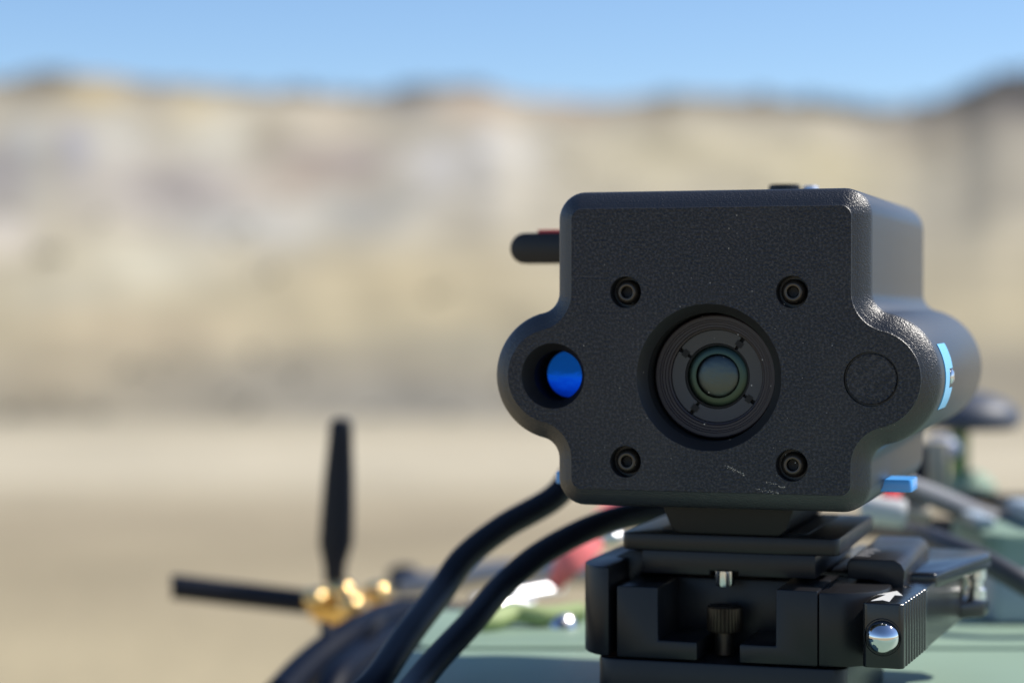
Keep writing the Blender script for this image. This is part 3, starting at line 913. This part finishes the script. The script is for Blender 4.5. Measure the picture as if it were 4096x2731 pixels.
single('hose', [at(1850, 2492, 700), at(1960, 2484, 704), at(2060, 2454, 712), at(2180, 2466, 711), at(2330, 2448, 716)], 3.4, M['hose'],
       'wavy yellow green hose across the deck left of the clamp', 'hose')

# red webbing loop behind the inner cable
strap = empty('red_strap', Vector(at(2360, 2180, 800)) / 1000, 0, 'bright red strap looped behind the inner black cable', 'strap')
bm = bmesh.new()
C = spline([at(2600, 1990, 790), at(2480, 2035, 790), at(2395, 2120, 785), at(2330, 2195, 780), at(2262, 2270, 778), at(2215, 2350, 782)], 8)
W = [7, 9, 11, 11, 9, 5]
prev = None
for i, c in enumerate(C):
    t = i / (len(C) - 1) * (len(W) - 1)
    k = min(int(t), len(W) - 2); w_ = W[k] + (W[k + 1] - W[k]) * (t - k)
    dd = (C[min(i + 1, len(C) - 1)] - C[max(i - 1, 0)]).normalized()
    nrm = Vector((dd.z, 0, -dd.x)).normalized()
    ring = [bm.verts.new(c + nrm * w_ * .5 * q + Vector((0, y + 1.2 * math.sin(i * .16 + q), 0))) for q, y in ((-1, 0), (0, -1.2), (1, 0), (1, 1.4), (0, .6), (-1, 1.4))]
    if prev:
        for q in range(6): bm.faces.new((prev[q], prev[(q + 1) % 6], ring[(q + 1) % 6], ring[q]))
    else: bm.faces.new(ring[::-1])
    prev = ring
bm.faces.new(prev)
mkw('webbing', bm, M['red_soft'], strap, smooth=60)
bm = bmesh.new()
bm.free()
bead('snap_stud', at(2447, 2148, 765), 4.5, strap, 'chrome')

# ---------------------------------------------------------------- right side behind the camera unit
dome = empty('puck_antenna', Vector(at(3900, 1900, 980)) / 1000, 0, 'low black dome antenna on a green post at the right edge', 'antenna')
bm = bmesh.new()
cc = Vector(at(3850, 1640, 980))
lathe(bm, [(0, 9), (9, 8.4), (17, 6.2), (23, 2.8), (26, -1), (26, -6), (23, -8.5), (0, -8.5)], 'Z', cc, 48)
mkw('dome', bm, mat('satin_black_plastic', (0.05, 0.06, 0.085), .5, spec=.6), dome, smooth=40)
bm = bmesh.new()
cp = at(3838, 1700, 985)
lathe(bm, [(4.6, -32), (4.6, 4), ], 'Z', cp, 24)
mkw('post', bm, M['green_dark'], dome)
bm = bmesh.new()
cb = at(3880, 1930, 985)
lathe(bm, [(0, 5.5), (5, 5.4), (9, 3), (12, -1), (12, -5), (0, -5)], 'Z', cb, 32)
mkw('post_foot', bm, M['green'], dome)
post = empty('stub_post', Vector(at(3660, 2050, 830)) / 1000, 0, 'black stub post with a tan block for its sunlit side and rounded blue grey cap behind the camera unit', 'post')
bm = bmesh.new()
a0 = at(3640, 1800, 830)
box(bm, a0[0] - 7, a0[0] + 6, 825, 840, a0[2] - 26, a0[2] + 2)
mkw('post_block', bm, M['shaded_black'], post, bevel=.8)
bm = bmesh.new()
a1 = at(3752, 1790, 860)
box(bm, a1[0] - 4.5, a1[0] + 3.5, 855, 866, a1[2] - 20, a1[2] + 3)  # tan block stands in for the post's sunlit right side
mkw('lit_side_block', bm, M['tan'], post, bevel=.8)
bm = bmesh.new()
lathe(bm, [(0, 6), (4, 5.4), (7, 3.2), (8.4, 0), (7, -3.6), (0, -5)], 'Z', at(3765, 1795, 880), 32)
mkw('cap', bm, mat('blue_grey_plastic', (0.16, 0.20, 0.30), .4), post, smooth=60)
GR = 'cables crossing the lower right corner'
single('cable', [at(3560, 1905, 760), at(3640, 1948, 765), at(3760, 1995, 775), at(3900, 2055, 785), at(4030, 2105, 795), at(4250, 2200, 800)], 4.1, M['cable_grey'],
       'upper sunlit grey cable sloping down to the right edge', 'cable', GR)
single('cable', [at(3380, 2105, 800), at(3520, 2112, 770), at(3660, 2135, 740), at(3800, 2185, 715), at(3950, 2250, 700), at(4120, 2345, 690), at(4300, 2450, 690)], 3.9, M['cable_sheen'],
       'lower black cable sloping behind the clamp lever to the right edge', 'cable', GR)
plug = empty('white_plug', Vector(at(3570, 2060, 740)) / 1000, 0, 'white connector plug with a red collar below the blue plate end', 'plug')
bm = bmesh.new()
tube(bm, [at(3470, 2040, 745), at(3500, 2043, 743), at(3600, 2055, 740), at(3618, 2057, 740)], 5.0, n=24, smooth=False)
mkw('plug_shell', bm, M['white'], plug, bevel=.8)
bm = bmesh.new()
tube(bm, [at(3530, 1985, 748), at(3600, 1992, 748)], 3.0, n=20, smooth=False)
mkw('red_collar', bm, M['red'], plug, bevel=.6)
tanp = empty('tan_plug', Vector(at(3680, 2060, 765)) / 1000, 0, 'dull tan plug between the white plug and the grey cable', 'plug')
bm = bmesh.new()
tube(bm, [at(3620, 2050, 770), at(3722, 2058, 770)], 3.8, n=24, smooth=False)
mkw('plug_shell', bm, M['tan'], tanp, bevel=.8)
latch = single('black_bar', [at(3790, 1980, 880), at(3860, 1986, 880), at(3995, 1992, 880)], 2.2, M['anodised'],
       'short black bar lying level above the upper grey cable', 'bar')
# pale boxes behind the lower cable
gb = empty('grey_case', Vector(at(4050, 2460, 860)) / 1000, 0, 'pale blue grey case on the deck at the right edge, behind the cables', 'case')
bm = bmesh.new()
z0 = at(4000, 2470, 800)[2]
x0 = at(3975, 2400, 800)[0]
prism(bm, rrect(162, 420, 716, 736, 3), DT + .7, DT + 17)
mkw('case_front', bm, M['grey_box'], gb, bevel=2)
bm = bmesh.new()
prism(bm, rrect(184, 420, 748, 796, 3), DT + 29.2, DT + 36)
mkw('case_lid', bm, M['grey_box'], gb, bevel=2)
bm = bmesh.new()
prism(bm, rrect(163.5, 171, 752, 797, 2), DT + 29.2, DT + 33)
tag(mk('pale_block', bm, M['grey_box'], bevel=1), 'small pale block on the green housing, left of the pale case lid', 'block')

print('built', len(bpy.data.objects))
